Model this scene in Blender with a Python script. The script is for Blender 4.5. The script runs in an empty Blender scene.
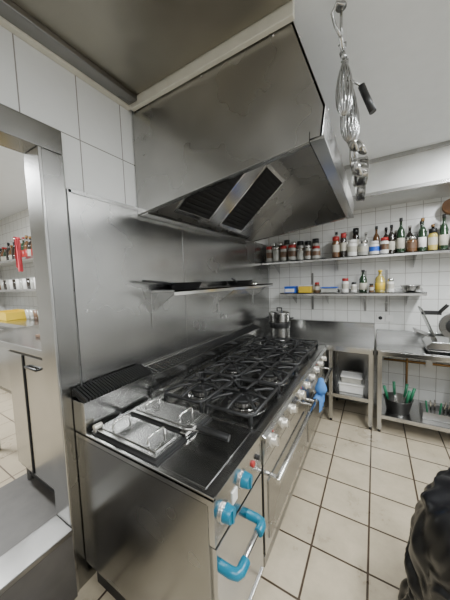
import bpy, bmesh, math, random
from mathutils import Vector, Matrix, noise
random.seed(7)
S=bpy.context.scene
# ---------------- materials ----------------
def newmat(n):
    m=bpy.data.materials.new(n); m.use_nodes=True
    nt=m.node_tree; b=nt.nodes['Principled BSDF']; return m,nt,b
def plain(n,c,r=.5,met=0,noise_amt=.12,coat=0,trans=0,emit=0):
    m,nt,b=newmat(n)
    b.inputs['Roughness'].default_value=r; b.inputs['Metallic'].default_value=met
    if trans: b.inputs['Transmission Weight'].default_value=trans
    if coat: b.inputs['Coat Weight'].default_value=coat
    tc=nt.nodes.new('ShaderNodeTexCoord'); nz=nt.nodes.new('ShaderNodeTexNoise'); nz.inputs['Scale'].default_value=14
    nz.inputs['Detail'].default_value=4
    mx=nt.nodes.new('ShaderNodeMix'); mx.data_type='RGBA'
    nt.links.new(tc.outputs['Object'],nz.inputs['Vector']); nt.links.new(nz.outputs['Fac'],mx.inputs['Factor'])
    mx.inputs['A'].default_value=(*[x*(1-noise_amt) for x in c],1); mx.inputs['B'].default_value=(*[min(1,x*(1+noise_amt)) for x in c],1)
    nt.links.new(mx.outputs['Result'],b.inputs['Base Color'])
    return m
def steel(n,c=(.56,.55,.53),r0=.22,r1=.42,met=1.0,aniso=0,sc=1.8):
    m,nt,b=newmat(n); b.inputs['Metallic'].default_value=met
    L=nt.links.new
    tc=nt.nodes.new('ShaderNodeTexCoord')
    n2=nt.nodes.new('ShaderNodeTexNoise'); n2.inputs['Scale'].default_value=sc; n2.inputs['Detail'].default_value=3; n2.inputs['Roughness'].default_value=.55
    L(tc.outputs['Object'],n2.inputs['Vector'])
    mr=nt.nodes.new('ShaderNodeMapRange'); mr.inputs['From Min'].default_value=.3; mr.inputs['From Max'].default_value=.7
    mr.inputs['To Min'].default_value=r0; mr.inputs['To Max'].default_value=r1
    L(n2.outputs['Fac'],mr.inputs['Value']); L(mr.outputs['Result'],b.inputs['Roughness'])
    cr=nt.nodes.new('ShaderNodeValToRGB'); cr.color_ramp.elements[0].position=.3; cr.color_ramp.elements[1].position=.7
    cr.color_ramp.elements[0].color=(*[x*.82 for x in c],1); cr.color_ramp.elements[1].color=(*[min(1,x*1.10) for x in c],1)
    L(n2.outputs['Fac'],cr.inputs['Fac']); L(cr.outputs['Color'],b.inputs['Base Color'])
    if aniso:
        tg=nt.nodes.new('ShaderNodeTangent'); tg.direction_type='RADIAL'; tg.axis='Z'
        b.inputs['Anisotropic'].default_value=aniso; L(tg.outputs[0],b.inputs['Tangent'])
    return m
def tile(n,ax,w,h,c,c2,grout,mortar=.004,r=.25,off=(0,0),offset=0,dirt=.15):
    m,nt,b=newmat(n); L=nt.links.new
    g=nt.nodes.new('ShaderNodeNewGeometry'); sp=nt.nodes.new('ShaderNodeSeparateXYZ'); cb=nt.nodes.new('ShaderNodeCombineXYZ')
    L(g.outputs['Position'],sp.inputs[0])
    for i,a in enumerate(ax):
        ad=nt.nodes.new('ShaderNodeMath'); ad.operation='ADD'; ad.inputs[1].default_value=off[i]+20*(w if i==0 else h)
        L(sp.outputs[a],ad.inputs[0]); L(ad.outputs[0],cb.inputs[i])
    br=nt.nodes.new('ShaderNodeTexBrick'); br.offset=offset; br.inputs['Scale'].default_value=1
    br.inputs['Brick Width'].default_value=w; br.inputs['Row Height'].default_value=h; br.inputs['Mortar Size'].default_value=mortar
    br.inputs['Mortar Smooth'].default_value=.2; br.inputs['Bias'].default_value=0
    br.inputs['Color1'].default_value=(*c,1); br.inputs['Color2'].default_value=(*c2,1); br.inputs['Mortar'].default_value=(*grout,1)
    L(cb.outputs[0],br.inputs['Vector'])
    nz=nt.nodes.new('ShaderNodeTexNoise'); nz.inputs['Scale'].default_value=3; nz.inputs['Detail'].default_value=8; nz.inputs['Roughness'].default_value=.7
    L(g.outputs['Position'],nz.inputs['Vector'])
    mr=nt.nodes.new('ShaderNodeMapRange'); mr.inputs['To Min'].default_value=1-2*dirt; mr.inputs['To Max'].default_value=1+dirt*.6
    L(nz.outputs['Fac'],mr.inputs['Value'])
    mx=nt.nodes.new('ShaderNodeMix'); mx.data_type='RGBA'; mx.blend_type='MULTIPLY'; mx.inputs['Factor'].default_value=1
    L(br.outputs['Color'],mx.inputs['A']); L(mr.outputs['Result'],mx.inputs['B']); L(mx.outputs['Result'],b.inputs['Base Color'])
    rr=nt.nodes.new('ShaderNodeMapRange'); rr.inputs['To Min'].default_value=r*.6; rr.inputs['To Max'].default_value=min(1,r*1.4)
    L(nz.outputs['Fac'],rr.inputs['Value']); L(rr.outputs['Result'],b.inputs['Roughness'])
    bp=nt.nodes.new('ShaderNodeBump'); bp.inputs['Strength'].default_value=.4; bp.inputs['Distance'].default_value=.003; bp.invert=True
    L(br.outputs['Fac'],bp.inputs['Height']); L(bp.outputs['Normal'],b.inputs['Normal'])
    return m
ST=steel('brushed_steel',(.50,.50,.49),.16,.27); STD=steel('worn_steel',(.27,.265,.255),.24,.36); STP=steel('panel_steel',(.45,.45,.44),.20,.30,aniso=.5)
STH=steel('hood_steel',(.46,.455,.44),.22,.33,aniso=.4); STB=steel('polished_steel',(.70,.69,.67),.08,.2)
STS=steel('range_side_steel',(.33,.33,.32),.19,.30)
STU=steel('bulkhead_steel',(.72,.72,.70),.35,.5)
STC=steel('ceiling_metal',(.35,.33,.28),.26,.40)
IRON=plain('cast_iron',(.007,.007,.007),.5,0,.2); BLACK=plain('black_plastic',(.012,.012,.012),.35)
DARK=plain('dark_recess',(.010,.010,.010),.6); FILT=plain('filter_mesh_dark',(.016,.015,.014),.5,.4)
TEAL=plain('teal_plastic',(.0,.135,.22),.3); WHITE=plain('white_plastic',(.66,.65,.62),.35); CREAM=plain('cream_knob',(.64,.61,.54),.22,.6)
BLUE=plain('blue_cloth',(.06,.19,.46),.9); BLUEB=plain('blue_box',(.01,.09,.5),.5); RED=plain('red_cap',(.32,.02,.018),.4); YEL=plain('yellow_plastic',(.58,.40,.03),.4)
GREEN=plain('green_plastic',(.015,.17,.08),.4); TRIM=plain('beige_trim',(.62,.60,.52),.5); PLAST=plain('ceiling_paint',(.75,.77,.78),.7,0,.04)
GGL=plain('green_glass',(.015,.04,.018),.08,0,.1,1); DGL=plain('dark_glass',(.015,.01,.007),.08,0,.1,1); AMB=plain('amber_glass',(.11,.05,.018),.12,0,.1,1)
CLR=plain('clear_jar',(.34,.34,.31),.12,0,.3,1); OIL=plain('oil',(.42,.33,.08),.15,0,.1,1); LAB=plain('paper_label',(.42,.40,.33),.6); BRN=plain('spice_brown',(.11,.06,.032),.4,0,.4)
STEPM=plain('dark_step_stone',(.085,.078,.07),.5,0,.3); WOOD=plain('wood',(.16,.08,.035),.5)
BAG=plain('black_bag_vinyl',(.005,.005,.006),.36,0,.2,.1); PINK=plain('pink_cloth',(.45,.05,.06),.9); BRASS=plain('brass_pipe',(.35,.2,.08),.35,.8)
FLOOR=tile('floor_tile',('X','Y'),.30,.30,(.58,.50,.365),(.52,.445,.32),(.07,.048,.032),.0065,.30,(.02,.05),0,.30)
WTL=tile('wall_tile_large',('Y','Z'),.265,.40,(.74,.75,.74),(.72,.73,.72),(.26,.25,.23),.003,.2,(-.015,-.01),0,.06)
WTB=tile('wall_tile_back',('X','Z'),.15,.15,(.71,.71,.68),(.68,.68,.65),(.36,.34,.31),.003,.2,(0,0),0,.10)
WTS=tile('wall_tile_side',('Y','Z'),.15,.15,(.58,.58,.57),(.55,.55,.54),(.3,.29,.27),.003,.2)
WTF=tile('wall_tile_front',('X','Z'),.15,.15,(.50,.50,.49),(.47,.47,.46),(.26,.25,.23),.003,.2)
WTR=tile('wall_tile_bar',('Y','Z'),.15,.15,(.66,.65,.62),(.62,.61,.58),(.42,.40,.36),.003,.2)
BARF=tile('bar_floor_tile',('X','Y'),.30,.30,(.45,.38,.27),(.42,.35,.25),(.16,.12,.09),.005,.3)
# ---------------- builder ----------------
class M:
    def __init__(s,name): s.n=name; s.bm=bmesh.new(); s.mats=[]; s.T=None
    def mi(s,m):
        if m not in s.mats: s.mats.append(m)
        return s.mats.index(m)
    def V(s,p):
        p=Vector(p)
        if s.T is not None: p=s.T@p
        return s.bm.verts.new(p)
    def F(s,vs,mat,sm=False):
        try: f=s.bm.faces.new(vs)
        except ValueError: return
        f.material_index=s.mi(mat); f.smooth=sm
    def box(s,x0,x1,y0,y1,z0,z1,mat):
        v=[s.V((x,y,z)) for x in (x0,x1) for y in (y0,y1) for z in (z0,z1)]
        for f in ((0,1,3,2),(4,6,7,5),(0,4,5,1),(2,3,7,6),(0,2,6,4),(1,5,7,3)): s.F([v[i] for i in f],mat)
    def prism(s,pts,ax,a,b,mat):
        def P(p,t):
            return {'y':(p[0],t,p[1]),'x':(t,p[0],p[1]),'z':(p[0],p[1],t)}[ax]
        A=[s.V(P(p,a)) for p in pts]; B=[s.V(P(p,b)) for p in pts]; n=len(pts)
        s.F(A,mat); s.F(B[::-1],mat)
        for i in range(n): s.F([A[i],B[i],B[(i+1)%n],A[(i+1)%n]],mat)
    def slab(s,quad,th,mat):
        q=[Vector(p) for p in quad]; nrm=(q[1]-q[0]).cross(q[2]-q[0]).normalized()*th
        A=[s.V(p) for p in q]; B=[s.V(p+nrm) for p in q]; s.F(A,mat); s.F(B[::-1],mat)
        for i in range(len(q)): s.F([A[i],B[i],B[(i+1)%len(q)],A[(i+1)%len(q)]],mat)
    def cyl(s,p0,p1,r,mat,r1=None,seg=20,caps=True):
        s.tube([p0,p1],r,mat,seg,r1,caps)
    def tube(s,pts,r,mat,seg=8,r1=None,caps=True,closed=False):
        pts=[Vector(p) for p in pts]; n=len(pts); rings=[]; 
        d0=(pts[1]-pts[0]).normalized(); u=d0.orthogonal().normalized()
        for i,p in enumerate(pts):
            if closed: d=(pts[(i+1)%n]-pts[i-1]).normalized()
            elif i==0: d=d0
            elif i==n-1: d=(pts[i]-pts[i-1]).normalized()
            else: d=((pts[i+1]-p).normalized()+(p-pts[i-1]).normalized()).normalized()
            u=(u-d*u.dot(d)).normalized(); w=d.cross(u)
            rr=r if r1 is None else r+(r1-r)*i/(n-1)
            rings.append([s.V(p+(u*math.cos(2*math.pi*k/seg)+w*math.sin(2*math.pi*k/seg))*rr) for k in range(seg)])
        rg=range(n if closed else n-1)
        for i in rg:
            a,b=rings[i],rings[(i+1)%n]
            for k in range(seg): s.F([a[k],a[(k+1)%seg],b[(k+1)%seg],b[k]],mat,True)
        if caps and not closed: s.F(rings[0][::-1],mat); s.F(rings[-1],mat)
    def lathe(s,prof,c,mat,seg=20,mats=None,M3=None):
        c=Vector(c); rings=[]
        for r,z in prof:
            ring=[]
            for k in range(seg):
                p=Vector((max(r,1e-4)*math.cos(2*math.pi*k/seg),max(r,1e-4)*math.sin(2*math.pi*k/seg),z))
                if M3: p=M3@p
                ring.append(s.V(c+p))
            rings.append(ring)
        for i in range(len(rings)-1):
            mm=mats[i] if mats else mat
            for k in range(seg): s.F([rings[i][k],rings[i][(k+1)%seg],rings[i+1][(k+1)%seg],rings[i+1][k]],mm,True)
        s.F(rings[0][::-1],mats[0] if mats else mat); s.F(rings[-1],mats[-1] if mats else mat)
    def done(s,bev=0,parent=None):
        bmesh.ops.recalc_face_normals(s.bm,faces=s.bm.faces)
        me=bpy.data.meshes.new(s.n); s.bm.to_mesh(me); s.bm.free()
        for m in s.mats: me.materials.append(m)
        o=bpy.data.objects.new(s.n,me); S.collection.objects.link(o)
        if bev:
            b=o.modifiers.new('bevel','BEVEL'); b.width=bev; b.segments=2; b.limit_method='ANGLE'; b.angle_limit=math.radians(50)
        if parent: o.parent=parent
        return o
def one(name,mat,*b,bev=0):
    m=M(name); m.box(*b,mat); return m.done(bev)
def RX(a): return Matrix.Rotation(math.radians(a),3,'X')
def RY(a): return Matrix.Rotation(math.radians(a),3,'Y')
def RZ(a): return Matrix.Rotation(math.radians(a),3,'Z')
WX=-1.36; CZ=2.80; BY=3.55
# ---------------- room ----------------
one('floor',FLOOR,WX,2.0,-1.5,BY,-.05,0)
one('ceiling',PLAST,-5.6,2.0,-1.5,BY,CZ,CZ+.05)
WB=one('wall_back',WTB,-1.48,2.0,BY,BY+.1,0,CZ)
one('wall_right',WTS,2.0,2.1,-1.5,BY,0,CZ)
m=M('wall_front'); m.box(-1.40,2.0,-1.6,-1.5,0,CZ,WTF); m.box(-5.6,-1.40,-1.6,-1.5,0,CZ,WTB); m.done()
m=M('wall_left'); m.box(-1.48,WX,.712,BY,0,CZ,WTL); m.box(-1.48,WX,-.95,.712,2.406,CZ,WTL); m.box(-1.48,WX,-1.5,-.95,0,CZ,WTL); m.done()
# bar room
m=M('floor_bar'); m.box(-5.6,-2.05,-1.5,1.75,-.05,.36,BARF); m.box(-2.05,-1.495,-1.5,1.75,-.05,.36,STEPM); m.done()
one('wall_bar_back',WTB,-5.6,-1.48,1.75,1.85,.0,CZ)
one('wall_bar_side',WTR,-5.7,-5.6,-1.5,1.85,0,CZ)
m=M('door_step'); m.box(-1.493,-1.33,-.87,.595,0,.375,STEPM); m.box(-1.33,-1.12,-.87,.42,0,.19,STEPM); m.box(-1.49,-1.322,-.87,.595,.36,.385,STD)
m.done(.004)
m=M('door_frame'); m.box(-1.49,-1.348,.60,.71,0,2.288,STS); m.box(-1.49,-1.348,-.95,.71,2.29,2.405,STS); m.box(-1.49,-1.348,-.95,-.88,0,2.288,STS)
m.box(-1.495,-1.343,.596,.612,0,2.288,ST)
m.done(.004)
m=M('trim_1'); m.box(WX,-1.325,-1.4,1.14,2.735,2.80,TRIM); m.done(.004)
m=M('trim_2'); m.box(-1.325,-.30,1.125,1.155,2.725,2.80,TRIM); m.done(.004)
m=M('ceiling_panel'); m.box(-1.32,-.28,-1.2,1.12,2.775,2.80,STC); 
m.box(-1.325,-1.25,-1.2,1.12,2.745,2.775,STD); m.done(.004)
m=M('ceiling_bulkhead'); m.box(-1.36,2.0,3.02,BY,2.44,2.80,STU); m.box(-1.36,2.0,3.005,3.02,2.44,2.475,STH); m.box(-1.36,2.0,3.005,3.02,2.76,2.80,STH)
m.done(.003)
# wall panel
m=M('wall_panel_steel')
ys=[.72,1.62,2.55,3.52]
for a,b in zip(ys,ys[1:]): m.box(WX,-1.352,a+.001,b-.001,.80,2.13,STP)
m.box(WX,-1.346,.715,.735,.80,2.13,STP); m.box(WX,-1.346,.72,2.9,2.115,2.135,STP)
m.box(-1.353,-1.349,1.60,1.64,1.05,2.10,STP)
for y in ys[:-1]:
    for z in (1.1,1.5,1.9): m.cyl((-1.354,y+.05,z),(-1.349,y+.05,z),.006,ST,seg=10)
m.done()
# ---------------- hood ----------------
h=M('range_hood'); y0,y1=1.16,2.85
prof=[(-1.35,2.795),(-.33,2.795),(-.18,2.34),(-.195,2.225),(-1.35,2.09)]
h.prism(prof,'y',y0,y0+.012,STH); h.prism(prof,'y',y1-.012,y1,STH)
h.slab([(-.33,y0,2.795),(-.33,y1,2.795),(-.18,y1,2.34),(-.18,y0,2.34)],.012,STH)
h.slab([(-.18,y0,2.345),(-.18,y1,2.345),(-.195,y1,2.225),(-.195,y0,2.225)],.012,STH)
h.box(-.25,-.185,y0,y1,2.215,2.23,ST); h.box(-.25,-.243,y0,y1,2.215,2.26,ST)
h.box(-1.35,-.33,y0,y1,2.78,2.795,STH)
for yy in (y0+.012,y1-.045):
    h.slab([(-1.33,yy,2.092),(-.2,yy,2.224),(-.2,yy+.03,2.224),(-1.33,yy+.03,2.092)],.006,ST)
def fp(x): return 2.10+.862*(x+1.33)
def strip(xa,xb,ya,yb,mat,off=0,th=.012):
    nx,nz=.653,-.757
    h.slab([(xa+nx*off,ya,fp(xa)+nz*off),(xb+nx*off,ya,fp(xb)+nz*off),(xb+nx*off,yb,fp(xb)+nz*off),(xa+nx*off,yb,fp(xa)+nz*off)],th,mat)
strip(-1.345,-.70,y0+.012,y1-.012,STH,0)
h.box(-.705,-.33,y0+.012,y1-.012,2.64,2.652,STH)
for a,b in ((1.44,1.84),(2.04,2.46)):
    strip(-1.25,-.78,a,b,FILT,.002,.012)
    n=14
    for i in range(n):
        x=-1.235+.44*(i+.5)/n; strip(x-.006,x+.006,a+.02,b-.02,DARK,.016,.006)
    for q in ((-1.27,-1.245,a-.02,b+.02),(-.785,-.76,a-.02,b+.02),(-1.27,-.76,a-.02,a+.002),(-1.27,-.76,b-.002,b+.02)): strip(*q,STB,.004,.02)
strip(-1.27,-.76,1.865,2.015,ST,.002,.02)
h.box(-1.345,-1.27,y0+.012,y1-.012,2.085,2.105,ST)
for i in range(7):
    for z,x in ((2.74,-.3155),(2.38,-.197)): 
        yy=y0+.1+i*.25; h.cyl((x,yy,z),(x+.012,yy,z+.004),.006,STB,seg=8)
for x in (-1.3,-.8,-.4): h.cyl((x,y0-.003,2.72),(x,y0+.001,2.72),.006,STB,seg=8)
h.done(.002)
# ---------------- fryer ----------------
TX=-.47
f=M('deep_fryer'); a,b=.655,1.088
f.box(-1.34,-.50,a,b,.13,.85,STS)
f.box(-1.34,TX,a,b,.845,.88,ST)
f.box(-1.34,TX,a,a+.012,.868,.886,ST)
f.box(-.50,-.475,a+.004,b-.004,.69,.845,ST)
f.box(-.50,-.475,a+.012,b-.012,.15,.675,ST)
f.box(-.50,-.468,a+.03,b-.03,.17,.19,ST)
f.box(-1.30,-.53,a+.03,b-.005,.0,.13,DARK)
f.box(-1.34,-1.24,a,b,.88,1.045,ST)
f.slab([(-1.34,a,1.075),(-1.24,a,1.045),(-1.24,b,1.045),(-1.34,b,1.075)],.008,IRON)
for i in range(26):
    y=a+.008+i*(b-a-.016)/25
    f.slab([(-1.34,y-.005,1.088),(-1.225,y-.005,1.05),(-1.225,y+.005,1.05),(-1.34,y+.005,1.088)],.02,IRON)
f.box(-1.345,-1.335,a,b,1.06,1.095,IRON)
f.tube([(-1.20,a+.03,.92),(-1.20,a+.03,.885)],.012,ST); f.cyl((-1.20,a+.02,.92),(-1.20,a+.06,.92),.014,CREAM)
def lid(ya,yb,xa,xb):
    f.box(xa-.018,xb+.018,ya-.012,yb+.012,.88,.889,DARK)
    f.box(xa,xb,ya,yb,.889,.905,ST)
    f.box(xa+.02,xb-.02,ya+.02,yb-.02,.905,.911,STS)
    ym=(ya+yb)/2
    for x in (xa+.09,xb-.08):
        f.tube([(x,ym-.05,.908),(x,ym-.05,.938),(x,ym-.04,.948),(x,ym+.04,.948),(x,ym+.05,.938),(x,ym+.05,.908)],.0065,STB)
lid(.685,.855,-1.20,-.78); lid(.895,1.065,-1.20,-.78)
f.box(-.75,-.52,.68,1.07,.88,.884,STS)
f.box(-.80,-.765,.86,.94,.885,.915,STB)
f.tube([(-.78,.875,.925),(-.70,.885,.935),(-.70,.905,.935),(-.78,.925,.925)],.005,STB)
f.tube([(-.72,.896,.937),(-.64,.90,.938),(-.55,.905,.932)],.016,BLACK,12)
for y,z in ((.725,.775),(.875,.795)):
    f.cyl((-.476,y,z),(-.466,y,z),.037,STB,seg=32); f.cyl((-.467,y,z),(-.437,y,z),.032,TEAL,.027,32)
    f.box(-.440,-.432,y-.006,y+.006,z-.026,z+.026,TEAL)
f.box(-.476,-.470,.785,.825,.75,.80,WHITE); f.cyl((-.476,.98,.79),(-.466,.98,.79),.014,RED)
f.cyl((-.476,1.03,.79),(-.462,1.03,.79),.012,BLACK)
f.tube([(-.475,.69,.60),(-.42,.69,.60),(-.405,.70,.60),(-.405,.90,.60),(-.42,.91,.60),(-.475,.91,.60)],.013,STB,14)
f.tube([(-.475,.685,.60),(-.430,.685,.60),(-.408,.69,.60),(-.400,.705,.60),(-.400,.745,.60)],.019,TEAL,16)
f.tube([(-.475,.915,.60),(-.430,.915,.60),(-.408,.91,.60),(-.400,.895,.60),(-.400,.86,.60)],.019,TEAL,16)
f.done(.003)
# ---------------- range ----------------
g=M('gas_range'); a,b=1.092,2.905
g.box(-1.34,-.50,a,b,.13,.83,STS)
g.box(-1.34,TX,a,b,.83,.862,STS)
g.box(-.53,TX,a,b,.862,.88,ST); g.box(-1.24,-1.18,a,b,.862,.88,ST); g.box(-1.18,-.53,a,a+.02,.862,.88,ST); g.box(-1.18,-.53,b-.02,b,.862,.88,ST)
g.prism([(-.50,.705),(-.468,.705),(-.452,.85),(-.47,.862),(-.50,.862)],'y',a,b,ST)
g.box(-1.34,-1.24,a,b,.862,1.03,ST)
for i in range(60):
    y=a+.02+i*(b-a-.04)/59
    g.slab([(-1.33,y-.006,1.058),(-1.236,y-.006,1.036),(-1.236,y+.006,1.036),(-1.33,y+.006,1.058)],.006,IRON)
g.box(-1.345,-1.33,a,b,1.03,1.075,ST); g.box(-1.24,-1.23,a,b,1.01,1.035,ST)
for i in range(30):
    y=a+.04+i*(b-a-.08)/29; g.box(-1.241,-1.238,y-.02,y+.02,.93,.945,DARK)
nc=4; cw=(b-a-.04)/nc
for c in range(nc):
    for r in range(2):
        cy=a+.02+cw*(c+.5); cx=-.695 if r==0 else -1.02; hw=cw/2-.006; hx=.158
        g.lathe([(.145,.862),(.145,.865),(.13,.8655),(.11,.8635),(.001,.8635)],(cx,cy,0),STD,32)
        g.lathe([(.095,.864),(.098,.872),(.07,.876),(.062,.878),(.001,.878)],(cx,cy,0),STB,32)
        g.lathe([(.060,.876),(.064,.892),(.060,.896),(.001,.896)],(cx,cy,0),STD,32)
        for k in range(20):
            an=k*math.pi/10; g.box(cx+.0635*math.cos(an)-.002,cx+.0635*math.cos(an)+.002,cy+.0635*math.sin(an)-.002,cy+.0635*math.sin(an)+.002,.879,.891,DARK)
        g.lathe([(.068,.896),(.070,.902),(.064,.912),(.045,.916),(.022,.915),(.020,.911),(.001,.911)],(cx,cy,0),IRON,32)
        zt=.938
        fr=[(cx-hx,cy-hw+.03),(cx-hx+.03,cy-hw),(cx+hx-.03,cy-hw),(cx+hx,cy-hw+.03),(cx+hx,cy+hw-.03),(cx+hx-.03,cy+hw),(cx-hx+.03,cy+hw),(cx-hx,cy+hw-.03)]
        g.tube([(p[0]*.97+cx*.03,p[1]*.97+cy*.03,.922) for p in fr],.011,IRON,8,closed=True)
        g.tube([(cx+.10*math.cos(t*math.pi/12),cy+.10*math.sin(t*math.pi/12),.926) for t in range(24)],.008,IRON,8,closed=True)
        for sx in (-1,1):
            for sy in (-1,1): g.tube([(cx+sx*(hx-.02),cy+sy*(hw-.02),.924),(cx+sx*(hx-.012),cy+sy*(hw-.012),.864)],.012,IRON,8)
        for k in range(8):
            an=k*math.pi/4; dx,dy=math.cos(an),math.sin(an)
            R=min(hx/abs(dx) if abs(dx)>1e-3 else 9,hw/abs(dy) if abs(dy)>1e-3 else 9)-(.006 if k%2==0 else .02)
            rin=.03 if k%2==0 else .07
            p0=Vector((cx+dx*rin,cy+dy*rin,zt+.004)); pm=Vector((cx+dx*(rin*.35+R*.65),cy+dy*(rin*.35+R*.65),zt)); p1=Vector((cx+dx*R,cy+dy*R,.924))
            g.tube([p0,pm,p1],.0085,IRON,8,r1=.011)
ky=[1.19,1.37,1.55,1.78,1.96,2.14,2.34,2.52,2.70]
for i,y in enumerate(ky):
    big=.030 if i in (0,3,6) else .026
    M3=RY(84)
    g.lathe([(big+.010,0),(big+.010,.006),(big,.008),(big*.95,.03),(big*.85,.034),(.001,.034)],(-.461,y,.79),CREAM,24,M3=M3)
    g.box(-.432,-.418,y-.006,y+.006,.79-big*.9+.002,.79+big*.9,STB)
    g.cyl((-.455,y,.838),(-.45,y,.838),.006,RED if i%3==0 else BLACK,seg=10)
for (ya,yb) in ((1.105,1.99),(2.005,2.89)):
    g.box(-.50,-.474,ya,yb,.20,.69,ST); g.box(-.476,-.468,ya+.05,yb-.05,.25,.58,STS)
    g.tube([(-.475,ya+.03,.635),(-.405,ya+.03,.635)],.011,STB,10); g.tube([(-.475,yb-.03,.635),(-.405,yb-.03,.635)],.011,STB,10)
    g.tube([(-.405,ya+.005,.635),(-.405,yb-.005,.635)],.015,STB,16)
g.box(-.50,-.48,a+.01,b-.01,.13,.19,STD)
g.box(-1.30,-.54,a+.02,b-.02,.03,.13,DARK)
for y in (a+.06,(a+b)/2,b-.06): g.cyl((-.56,y,0),(-.56,y,.13),.025,STD); g.cyl((-1.2,y,0),(-1.2,y,.13),.025,STD)
g.done(.002)
def drape(mm,x,ya,yb,zt,z0,z1,mat,amp=.008):
    prof=[(x+.022,z0),(x+.024,(z0+zt)/2),(x+.022,zt-.01),(x+.012,zt+.012),(x-.004,zt+.016),(x-.020,zt+.006),(x-.024,zt-.03),(x-.024,z1)]
    n=16; rows=[]
    for i in range(n+1):
        y=ya+(yb-ya)*i/n; w=amp*math.sin(i*1.3)
        rows.append([mm.V((px+(max(0,w) if k<4 else -max(0,w)*.5),y+.01*math.sin(k*1.1+i),pz+(.01*math.sin(i*.9) if k in(0,7) else 0))) for k,(px,pz) in enumerate(prof)])
    for i in range(n):
        for k in range(len(prof)-1): mm.F([rows[i][k],rows[i+1][k],rows[i+1][k+1],rows[i][k+1]],mat,True)
c=M('blue_cloth'); drape(c,-.405,2.06,2.26,.636,.53,.56,BLUE,.012)
c.lathe([(.001,-.012),(.035,-.005),(.05,.03),(.042,.06),(.028,.09),(.02,.12),(.001,.13)],(-.385,2.16,.66),BLUE,14)
c.done()
def pan(name,x,y,z,r,ang,mat=IRON,hh=.045,L=.2,hz=.0):
    p=M(name); p.T=Matrix.Translation((x,y,z))@Matrix.Rotation(math.radians(ang),4,'Z')
    p.lathe([(.001,0),(r*.75,0),(r*.8,.004),(r,hh),(r+.004,hh+.002),(r-.003,hh),(r*.76,.007),(.001,.006)],(0,0,0),mat,36)
    p.tube([(r-.01,0,hh-.012),(r+.05,0,hh+.005),(r+L,0,hh+.02+hz)],.008,mat,10)
    return p.done()
s=M('wall_shelf'); s.box(-1.352,-1.10,1.20,3.0,1.570,1.585,ST); s.box(-1.105,-1.10,1.20,3.0,1.548,1.585,STB); s.box(-1.352,-1.345,1.20,3.0,1.585,1.61,ST)
for y in (1.24,2.1,2.95):
    s.prism([(-1.348,1.44),(-1.348,1.57),(-1.14,1.57),(-1.14,1.558),(-1.325,1.44)],'y',y-.003,y+.003,ST); s.box(-1.352,-1.342,y-.015,y+.015,1.32,1.57,ST)
s.done(.0015)
pan('frying_pan',-1.215,1.45,1.586,.125,-103,L=.22)
pan('frying_pan',-1.205,2.30,1.586,.135,-75,L=.17)
m=M('saucepan_lid'); m.lathe([(.10,0),(.105,.006),(.06,.022),(.001,.028)],(-1.22,2.62,1.586),STB,28); m.lathe([(.008,.026),(.008,.04),(.018,.048),(.001,.054)],(-1.22,2.62,1.586),BLACK,14); m.done()
# ---------------- back counters ----------------
def table(name,x0,x1,y0,y1,z,splash,shelfz,legs,side=False):
    t=M(name)
    t.box(x0,x1,y0,y1,z-.012,z,ST); t.box(x0,x1,y0,y0+.015,z-.06,z-.012,ST); t.box(x0,x0+.015,y0,y1,z-.06,z-.012,ST); t.box(x1-.015,x1,y0,y1,z-.06,z-.012,ST)
    t.box(x0,x1,y1-.015,y1,z-.06,z+splash,ST)
    t.box(x0,x1,y1-.03,y1,z+splash-.01,z+splash,ST)
    for x in legs:
        for y in (y0+.03,y1-.05): t.box(x-.02,x+.02,y-.02,y+.02,.03,z-.012,ST); t.cyl((x,y,0),(x,y,.03),.015,BLACK,seg=12)
    t.box(min(legs)-.01,max(legs)+.01,y0+.02,y1-.04,shelfz-.012,shelfz,ST); t.box(min(legs)-.01,max(legs)+.01,y0+.015,y0+.03,shelfz-.04,shelfz,ST)
    if side:
        t.box(min(legs),max(legs),y1-.04,y1-.03,.2,z-.06,STD); t.box(x1-.012,x1-.004,y0+.04,y1-.05,.2,z-.06,STS)  # side panel, plus a dark back panel added to deepen shade under the top
    t.done(.002)
table('prep_table',-1.345,.0,2.93,3.545,.88,.17,.33,(-1.30,-.42,-.03),True)
table('prep_table',.02,1.45,2.93,3.545,.88,.10,.19,(.05,.75,1.42))
def bshelf(name,x0,x1,z,y0=3.25):
    t=M(name); t.box(x0,x1,y0,3.548,z-.012,z,ST); t.box(x0,x1,y0,y0+.004,z-.035,z,STB); t.box(x0,x1,3.54,3.548,z,z+.03,ST)
    n=4
    for i in range(n):
        x=x0+.15+i*(x1-x0-.3)/(n-1); t.prism([(3.548,z-.16),(3.548,z-.012),(y0+.02,z-.012),(y0+.02,z-.03),(3.53,z-.16)],'x',x-.002,x+.002,ST)
    t.done(.0015)
bshelf('upper_wall_shelf',-1.34,1.3,1.87); bshelf('lower_wall_shelf',-1.1,.46,1.445)
m=M('shelf_upright')
for x in (-.73,-.10,.12): m.box(x-.012,x+.012,3.535,3.549,1.20,1.70,STD)
m.done(.001)
def bottle(m,x,y,z,h,r,gl,cap,lab=LAB):
    pr=[(r*.9,0),(r,.01),(r,h*.12),(r*1.01,h*.121),(r*1.01,h*.42),(r,h*.421),(r,h*.58),(r*.75,h*.68),(r*.36,h*.76),(r*.33,h*.9),(r*.42,h*.9),(r*.42,h),(.001,h)]
    mt=[gl,gl,gl,lab,lab,gl,gl,gl,gl,cap,cap,cap]
    m.lathe(pr,(x,y,z+.001),gl,16,mt)
def jar(m,x,y,z,h,r,gl,cap,lab=None):
    pr=[(r*.92,0),(r,.008),(r,h*.25),(r,h*.6),(r,h*.72),(r*.8,h*.8),(r*.86,h*.8),(r*.86,h),(.001,h)]
    l=lab or gl; m.lathe(pr,(x,y,z+.001),gl,16,[gl,gl,l,gl,gl,cap,cap,cap])
R=random.uniform; C=random.choice
m=M('row_of_spice_jars'); x=-1.31
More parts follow.
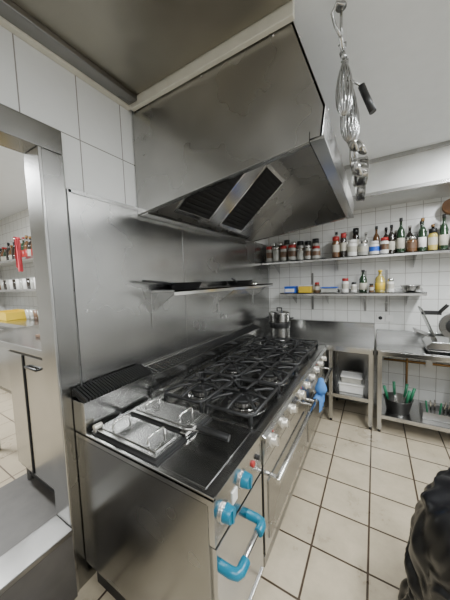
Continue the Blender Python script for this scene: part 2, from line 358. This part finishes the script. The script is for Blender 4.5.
while x<-.60:
    r=R(.042,.06); x+=r+.003
    jar(m,x,R(3.32,3.34),1.87,R(.15,.25),r,C([CLR,CLR,BRN,AMB,CLR]),C([STB,STD,STB,BRASS,RED]),C([BRN,LAB,None,None,BRN])); x+=r
x=-1.30
while x<-.64:
    r=R(.042,.05); x+=r+.004; jar(m,x,3.46,1.87,R(.24,.31),r,C([CLR,BRN,CLR]),C([BLACK,STB])); x+=r
m.done()
m=M('row_of_bottles_and_tubs'); x=-.46
for h_,r_,g_,c_,l_ in ((.25,.045,AMB,RED,LAB),(.28,.035,DGL,RED,LAB),(.19,.055,WHITE,WHITE,LAB),(.17,.055,CLR,STB,LAB),(.15,.05,WHITE,WHITE,BLUEB),(.18,.045,WHITE,RED,BRN)):
    x+=r_+.004; jar(m,x,3.33,1.87,h_,r_,g_,c_,l_); x+=r_
for x,h_,r_,g_,c_,l_,k in ((.15,.31,.036,DGL,BLACK,LAB,0),(.235,.37,.037,GGL,BLACK,LAB,0),(.33,.16,.05,AMB,STB,BRN,1),(.42,.34,.036,GGL,BRASS,WHITE,0),(.505,.22,.04,OIL,BLACK,LAB,1),(.59,.35,.036,GGL,BLACK,LAB,0),(.675,.20,.04,CLR,STB,BRN,1)):
    (jar if k else bottle)(m,x,3.33,1.87,h_,r_,g_,c_,l_)
x=-.42
for i in range(12):
    (jar if i%4==2 else bottle)(m,x,3.47,1.87,R(.25,.35),.037,C([GGL,DGL,AMB,DGL,CLR]),C([BLACK,BRASS,BLACK,STB]),C([LAB,LAB,BRN])); x+=R(.085,.115)
for x in (.76,.845,.93): m.lathe([(.035,0),(.037,.005),(.037,.13),(.035,.135),(.001,.134)],(x,3.33,1.871),C([STB,BRN,BRASS]),20)
m.done()
m=M('blue_box'); m.box(-1.04,-.90,3.28,3.42,1.446,1.52,BLUEB); m.box(-1.03,-.91,3.275,3.28,1.455,1.50,WHITE); m.box(-1.045,-.895,3.275,3.425,1.518,1.53,BLUEB); m.done(.002)
m=M('food_container'); m.box(-.86,-.70,3.30,3.44,1.446,1.53,YEL); m.box(-.87,-.69,3.29,3.45,1.53,1.54,WHITE); m.done(.006)
m=M('food_container'); m.box(-.58,-.40,3.30,3.44,1.446,1.50,CLR); m.box(-.59,-.39,3.29,3.45,1.50,1.512,BLUEB); m.done(.006)
m=M('oil_bottle'); bottle(m,.05,3.36,1.445,.25,.05,OIL,YEL,YEL); m.done()
m=M('oil_bottle'); bottle(m,-.12,3.36,1.445,.26,.042,GGL,BLACK,LAB); m.done()
m=M('squeeze_bottle'); jar(m,-.31,3.36,1.445,.17,.04,WHITE,RED,LAB); m.done()
m=M('spice_pot'); jar(m,-.635,3.34,1.445,.13,.032,BRN,RED,LAB); m.done()
m=M('spice_pot'); jar(m,-.215,3.34,1.445,.12,.03,WHITE,BLACK,LAB); m.done()
m=M('spice_pot'); jar(m,-.035,3.30,1.445,.10,.024,AMB,BLACK,LAB); m.done()
m=M('spice_pot'); jar(m,.15,3.34,1.445,.15,.035,WHITE,STB,LAB); m.done()
m=M('mixing_bowl'); m.lathe([(.04,0),(.07,.02),(.10,.07),(.104,.072),(.09,.06),(.05,.02),(.001,.01)],(.34,3.38,1.447),STB,28); m.done()
m=M('stock_pot'); c0=(-1.08,3.17,.881)
m.lathe([(.12,0),(.135,.01),(.135,.30),(.142,.305),(.142,.315),(.11,.33),(.001,.345)],c0,STB,36)
m.lathe([(.138,.12),(.140,.125),(.140,.19),(.138,.195)],c0,BLACK,36)
m.tube([(c0[0]-.03,c0[1],c0[2]+.34),(c0[0]-.03,c0[1],c0[2]+.375),(c0[0]+.03,c0[1],c0[2]+.375),(c0[0]+.03,c0[1],c0[2]+.34)],.010,BLACK,10)
for sgn in (-1,1): m.tube([(c0[0]+sgn*.133,c0[1]-.04,c0[2]+.24),(c0[0]+sgn*.175,c0[1]-.035,c0[2]+.245),(c0[0]+sgn*.175,c0[1]+.035,c0[2]+.245),(c0[0]+sgn*.133,c0[1]+.04,c0[2]+.24)],.008,BLACK,10)
m.done()
m=M('plastic_food_box'); m.box(-.34,-.10,3.02,3.22,.332,.42,WHITE); m.box(-.35,-.09,3.01,3.23,.42,.435,WHITE); m.box(-.32,-.12,3.03,3.21,.435,.50,CLR); m.box(-.33,-.11,3.02,3.22,.50,.512,WHITE); m.done(.006)
m=M('saucepan'); m.lathe([(.10,0),(.11,.01),(.11,.1),(.113,.102),(.106,.1),(.10,.012),(.001,.01)],(-.24,3.37,.332),STB,28); m.done()
m=M('utensil_tub'); m.lathe([(.10,0),(.13,.14),(.134,.142),(.125,.14),(.097,.01),(.001,.01)],(.22,3.12,.192),STD,28)
for i in range(9):
    an=i*.9; r=.075; x=.22+r*math.cos(an); y=3.12+r*math.sin(an)
    m.tube([(x,y,.21),(x+.05*math.cos(an)*1.2,y+.04*math.sin(an),.40)],.007,STB,8)
    if i%2==0: m.tube([(x+.03*math.cos(an),y+.03*math.sin(an),.32),(x+.065*math.cos(an),y+.045*math.sin(an),.46)],.014,GREEN,10)
m.done()
m=M('cutlery_tray'); m.box(.42,.66,3.05,3.06,.192,.26,STD); m.box(.42,.66,3.26,3.27,.192,.26,STD); m.box(.42,.43,3.06,3.26,.192,.26,STD); m.box(.65,.66,3.06,3.26,.192,.26,STD); m.box(.43,.65,3.06,3.26,.192,.20,STD)
for i in range(6): m.tube([(.47+i*.03,3.12+.02*(i%3),.201),(.45+i*.04,3.10+.03*(i%3),.36)],.007,GREEN if i%3==0 else STB,8)
m.done(.002)
m=M('baking_trays')
for i in range(5): m.box(.80,1.2,3.02,3.36,.192+i*.03,.206+i*.03,STD)
m.done(.002)
m=M('gas_pipe'); 
for z,mt in ((.62,BRASS),(.70,WHITE)): m.tube([(.10,3.53,z),(.6,3.53,z),(1.38,3.53,z)],.013,mt,10)
m.tube([(.33,3.53,.3),(.33,3.53,.8)],.012,BRASS,10); m.box(.5,.56,3.51,3.549,.58,.66,WHITE); m.done(parent=WB)
m=M('wall_socket'); m.box(.02,.10,3.535,3.549,1.08,1.16,WHITE); m.cyl((.06,3.534,1.12),(.06,3.531,1.12),.022,DARK,seg=20); m.box(.115,.19,3.535,3.549,1.08,1.16,WHITE); m.done(.003)
# slicer: sloping body, guarded blade, carriage plate, pusher handle
m=M('meat_slicer'); ox,oy,oz=.60,3.12,.881
m.prism([(ox-.17,oz+.025),(ox+.26,oz+.025),(ox+.26,oz+.09),(ox+.22,oz+.11),(ox-.13,oz+.11),(ox-.17,oz+.07)],'y',oy-.15,oy+.16,ST)
m.box(ox-.16,ox+.24,oy-.152,oy-.148,oz+.03,oz+.045,BLACK)
for dx in (-.14,.2):
    for dy in (-.11,.13): m.cyl((ox+dx,oy+dy,oz),(ox+dx,oy+dy,oz+.025),.018,BLACK,seg=12)
m.prism([(ox+.04,oz+.11),(ox+.24,oz+.11),(ox+.22,oz+.30),(ox+.14,oz+.40),(ox+.05,oz+.40)],'y',oy+.0,oy+.13,STD)
m.lathe([(.001,-.005),(.115,-.003),(.118,0),(.115,.003),(.001,.008)],(ox+.06,oy-.03,oz+.25),STS,40,M3=RX(90))
m.lathe([(.08,.0),(.08,.012),(.001,.014)],(ox+.06,oy-.036,oz+.25),BLACK,32,M3=RX(90))
m.lathe([(.121,-.01),(.129,-.01),(.129,.02),(.121,.02)],(ox+.06,oy-.02,oz+.25),STD,40,M3=RX(90))
# tilted thickness plate and product tray leaning to the left
m.slab([(ox-.10,oy-.13,oz+.11),(ox-.10,oy+.10,oz+.11),(ox-.22,oy+.10,oz+.42),(ox-.22,oy-.13,oz+.42)],.012,STS)
m.slab([(ox-.10,oy-.13,oz+.13),(ox-.10,oy+.10,oz+.13),(ox-.26,oy+.10,oz+.19),(ox-.26,oy-.13,oz+.19)],.012,STD)
m.box(ox-.21,ox-.06,oy-.09,oy-.06,oz+.36,oz+.40,BLACK)
m.tube([(ox-.08,oy-.08,oz+.38),(ox-.02,oy-.10,oz+.46)],.016,BLACK,12)
m.cyl((ox+.17,oy-.15,oz+.065),(ox+.17,oy-.18,oz+.065),.032,BLACK)
m.done(.002)
m=M('wicker_basket'); m.lathe([(.05,0),(.08,.06),(.085,.10),(.08,.1),(.05,.01),(.001,.01)],(.66,3.455,2.27),WOOD,18,M3=RX(70)); m.cyl((.66,3.548,2.30),(.66,3.44,2.30),.006,WOOD); m.done()
# ---------------- hanging utensils ----------------
r_=M('utensil_rail'); RXX=-.135; RZZ=2.66
r_.tube([(RXX,1.26,RZZ),(RXX,2.10,RZZ)],.008,ST,12)
for y in (1.28,2.08): r_.tube([(RXX,y,RZZ),(RXX,y,2.80)],.006,ST,10); r_.lathe([(.022,0),(.022,.006),(.006,.01)],(RXX,y,2.79),ST,16)
r_.tube([(RXX,1.26,2.66),(RXX-.02,1.245,2.70),(RXX-.03,1.23,2.74),(RXX-.01,1.22,2.765),(RXX+.02,1.23,2.75)],.006,ST,8)
r_.done()
def hookpts(y,z=RZZ): return [(RXX,y,z-.03),(RXX+.016,y,z-.012),(RXX+.016,y,z+.006),(RXX,y,z+.0125),(RXX-.015,y,z+.004)]
def whisk(y,L,bl,br,hm,rot=0,dx=.0):
    m=M('balloon_whisk'); z=RZZ-.03; m.tube(hookpts(y),.0035,ST,6)
    m.tube([(RXX,y,z),(RXX+dx,y,z-L)],.012,hm,12)
    zb=z-L
    for k in range(7):
        an=math.pi*k/7+rot; pts=[]
        for t in range(21):
            a_=math.pi*2*t/20
            w=br*(math.sin(a_)*(.5-.5*math.cos(a_))**.35)
            pts.append((RXX+dx+w*math.cos(an),y+w*math.sin(an),zb-bl*(.5-.5*math.cos(a_))))
        m.tube(pts,.003,ST,6)
    m.done()
def ladle(y,L,br,name='soup_ladle',mat=STB,tilt=20,dx=0):
    m=M(name); z=RZZ-.03; m.tube(hookpts(y),.0035,ST,6)
    m.tube([(RXX,y,z),(RXX+dx*.5,y,z-L*.5),(RXX+dx,y,z-L)],.007,ST,8); 
    m.box(RXX-.004,RXX+.004,y-.012,y+.012,z-L*.35,z-.01,ST)
    pr=[]; n=8
    for i in range(n+1): a_=math.pi/2*i/n; pr.append((max(br*math.sin(a_),.001),-br*.75*math.cos(a_)))
    for i in range(n,-1,-1): a_=math.pi/2*i/n; pr.append((max((br-.002)*math.sin(a_),.001),-(br*.75-.002)*math.cos(a_)))
    m.lathe(pr,(RXX+dx+br*.75,y,z-L-br*.15),mat,24,M3=RY(tilt)); m.done()
def hpan(y,r,d,L,name='hanging_saucepan',yaw=0,mat=STB):
    m=M(name); z=RZZ-.03; m.tube(hookpts(y),.0035,ST,6)
    m.tube([(RXX,y,z),(RXX+.02,y,z-L)],.009,ST,10)
    Rm=RZ(yaw)@RY(90)
    cc=Vector((RXX+.045,y,z-L-r+.006))
    m.lathe([(.001,0),(r*.9,0),(r,.008),(r,d),(r+.004,d+.001),(r-.003,d),(r-.003,.01),(r*.9,.003),(.001,.003)],cc-Rm@Vector((0,0,d/2)),mat,32,M3=Rm); m.done()
whisk(1.31,.03,.24,.042,ST,0,.01); whisk(1.41,.06,.28,.046,ST,.3,.02)
m=M('knife_sharpener'); m.tube(hookpts(1.47),.0035,ST,6); m.tube([(RXX,1.47,RZZ-.03),(RXX+.07,1.47,RZZ-.10)],.006,ST); m.tube([(RXX+.07,1.47,RZZ-.10),(RXX+.12,1.47,RZZ-.24)],.016,BLACK,12); m.done()
whisk(1.53,.07,.22,.036,STD,.3,.03)
ladle(1.60,.26,.05,dx=-.0,tilt=70); ladle(1.69,.36,.058,'skimmer',tilt=70,dx=.01); ladle(1.765,.22,.05,dx=.03,tilt=60)
hpan(1.86,.085,.055,.26,yaw=18); hpan(1.945,.07,.045,.36,yaw=10,mat=ST); hpan(2.03,.085,.05,.22,yaw=15,mat=ST)
# ---------------- trash bag ----------------
m=M('black_trash_bag'); cx,cy=.47,1.22; NA,NZ=160,100; rows=[]
def rad(t):
    if t<.06: return .29+.05*t/.06
    if t<.72: return .34-.03*((t-.06)/.66)
    return .31*math.sqrt(max(0,1-((t-.72)/.28)**2))
for j in range(NZ+1):
    t=j/NZ; z=.80*t if t<.72 else .576+.22*math.sin((t-.72)/.28*math.pi/2); row=[]
    for i in range(NA):
        an=2*math.pi*i/NA; r=max(rad(t),.002)
        v=Vector((math.cos(an)*1.9,math.sin(an)*1.9,t*4.6)); v2=v+noise.noise_vector(v*.8)*.6
        ridge=math.sqrt(noise.noise(v2*1.4)**2+.003); r2=math.sqrt(noise.noise(v2*2.7+Vector((3,1,4)))**2+.002)
        d=noise.noise(v*.9)*.06+(ridge-.2)*.22+(r2-.15)*.09
        r*=1+d*(1 if t>.03 else .3)
        zz=z+(noise.noise(v*1.4+Vector((5,5,5)))*.05*min(1,t*4) if t<.985 else 0)
        row.append(m.V((cx+r*math.cos(an),cy+r*math.sin(an),max(0.001,zz))))
    rows.append(row)
for j in range(NZ):
    for i in range(NA): m.F([rows[j][i],rows[j][(i+1)%NA],rows[j+1][(i+1)%NA],rows[j+1][i]],BAG,True)
m.F(rows[0][::-1],BAG); m.F(rows[-1],BAG,True); m.done()
# ---------------- bar room contents ----------------
m=M('undercounter_fridge'); m.box(-2.02,-1.50,.63,1.25,.46,1.26,STD); m.box(-2.6,-1.50,.60,1.25,1.26,1.30,ST); m.box(-2.6,-1.50,1.25,1.27,1.26,1.36,ST)
m.box(-2.0,-1.52,.612,.63,.50,1.24,ST); m.box(-1.78,-1.765,.605,.612,.50,1.24,DARK); m.tube([(-1.72,.60,1.18),(-1.58,.60,1.18)],.008,BLACK)
m.cyl((-1.72,.615,1.18),(-1.72,.598,1.18),.006,BLACK); m.cyl((-1.58,.615,1.18),(-1.58,.598,1.18),.006,BLACK)
m.box(-2.0,-1.52,.65,1.2,.40,.46,DARK)
for x in (-2.55,-1.97,-1.55):
    for y in (.66,1.2): m.cyl((x,y,.36),(x,y,.46 if x>-2.1 else 1.26),.02,STD)
m.done(.003)
m=M('bar_back_counter'); m.box(-5.55,-2.75,1.15,1.74,.36,1.20,STD); m.box(-5.58,-2.72,1.12,1.745,1.20,1.24,ST)
for i in range(4): m.box(-5.5+i*.7,-4.85+i*.7,1.13,1.15,.42,1.16,ST)
m.done(.003)
for z in (1.62,2.03):
    m=M('bar_bottle_shelf'); m.box(-5.55,-2.8,1.45,1.745,z-.02,z,WHITE); m.box(-5.55,-2.8,1.44,1.45,z-.03,z,ST); m.done(.002)
m=M('row_of_liquor_bottles')
for i in range(24):
    bottle(m,-5.45+i*.105,1.62,2.031,random.uniform(.24,.34),.042,random.choice([DGL,GGL,AMB,DGL,AMB]),random.choice([RED,BLACK,BRASS,BLACK]),random.choice([LAB,RED,LAB,DGL]))
m.done()
m=M('row_of_glasses')
for i in range(22):
    for y in (1.52,1.64): m.lathe([(.03,0),(.036,.14),(.033,.14),(.028,.01),(.001,.01)],(-5.4+i*.11,y,1.621),C([CLR,DGL,CLR,AMB,WHITE]),12)
m.done()
m=M('yellow_crate'); x0=-4.35
m.box(x0,x0+.5,1.2,1.5,1.242,1.255,YEL)
for q in ((x0,x0+.5,1.2,1.21),(x0,x0+.5,1.49,1.5),(x0,x0+.01,1.21,1.49),(x0+.49,x0+.5,1.21,1.49)): m.box(*q,1.255,1.34,YEL)
m.done(.002)
m=M('row_of_cups'); 
for i in range(8): m.lathe([(.03,0),(.04,.09),(.037,.09),(.027,.01),(.001,.01)],(-5.4+i*.11,1.35,1.242),random.choice([WHITE,BRN,CLR]),14)
for i in range(8): m.lathe([(.03,0),(.04,.12),(.037,.12),(.027,.01),(.001,.01)],(-3.75+i*.11,1.40,1.242),random.choice([DGL,BRN,CLR]),14)
m.done()
m=M('red_towel'); drape(m,-3.85,1.36,1.41,2.26,1.85,1.9,PINK); m.done()
m=M('towel_hook'); m.tube([(-3.85,1.35,2.25),(-3.85,1.55,2.25),(-3.85,1.749,2.25)],.01,ST,10); m.done()
m=M('cutting_board'); m.box(-1.95,-1.62,.75,1.05,1.301,1.32,WOOD); m.done(.004)
# ---------------- lights ----------------
def tube_light(x,y,L,energy,w=.25,z=2.76,col=(.95,.98,1.0),along='y'):
    m=M('ceiling_light'); lx,ly=(w/2,L/2) if along=='y' else (L/2,w/2)
    m.box(x-lx-.02,x+lx+.02,y-ly-.02,y+ly+.02,z+.002,2.80,WHITE); o=m.done(.004)
    l=bpy.data.lights.new('lamp','AREA'); l.shape='RECTANGLE'; l.size=2*lx; l.size_y=2*ly; l.energy=energy; l.color=col
    lo=bpy.data.objects.new('lamp',l); S.collection.objects.link(lo); lo.location=(x,y,z-.002); lo.parent=o
tube_light(.95,.75,1.2,88,w=.16); tube_light(1.0,2.3,1.2,68,w=.16); tube_light(.3,-.9,1.2,50,w=.16,along='x')
tube_light(-3.4,.3,1.2,140,along='x')
w=bpy.data.worlds.new('world'); S.world=w; w.use_nodes=True; w.node_tree.nodes['Background'].inputs[0].default_value=(.6,.62,.65,1); w.node_tree.nodes['Background'].inputs[1].default_value=.3
# ---------------- camera ----------------
cd=bpy.data.cameras.new('camera'); cd.sensor_fit='HORIZONTAL'; cd.sensor_width=36; cd.lens=36*249/450; cd.clip_start=.02
co=bpy.data.objects.new('camera',cd); S.collection.objects.link(co)
Yc=Vector((150,24,-249)).normalized(); Xc=Vector((415,-4,249)); Xc=(Xc-Yc*Xc.dot(Yc)).normalized(); Zc=Xc.cross(Yc)
co.matrix_world=Matrix.Translation((0,0,1.63))@Matrix((Xc,Yc,Zc)).to_4x4()
S.camera=co
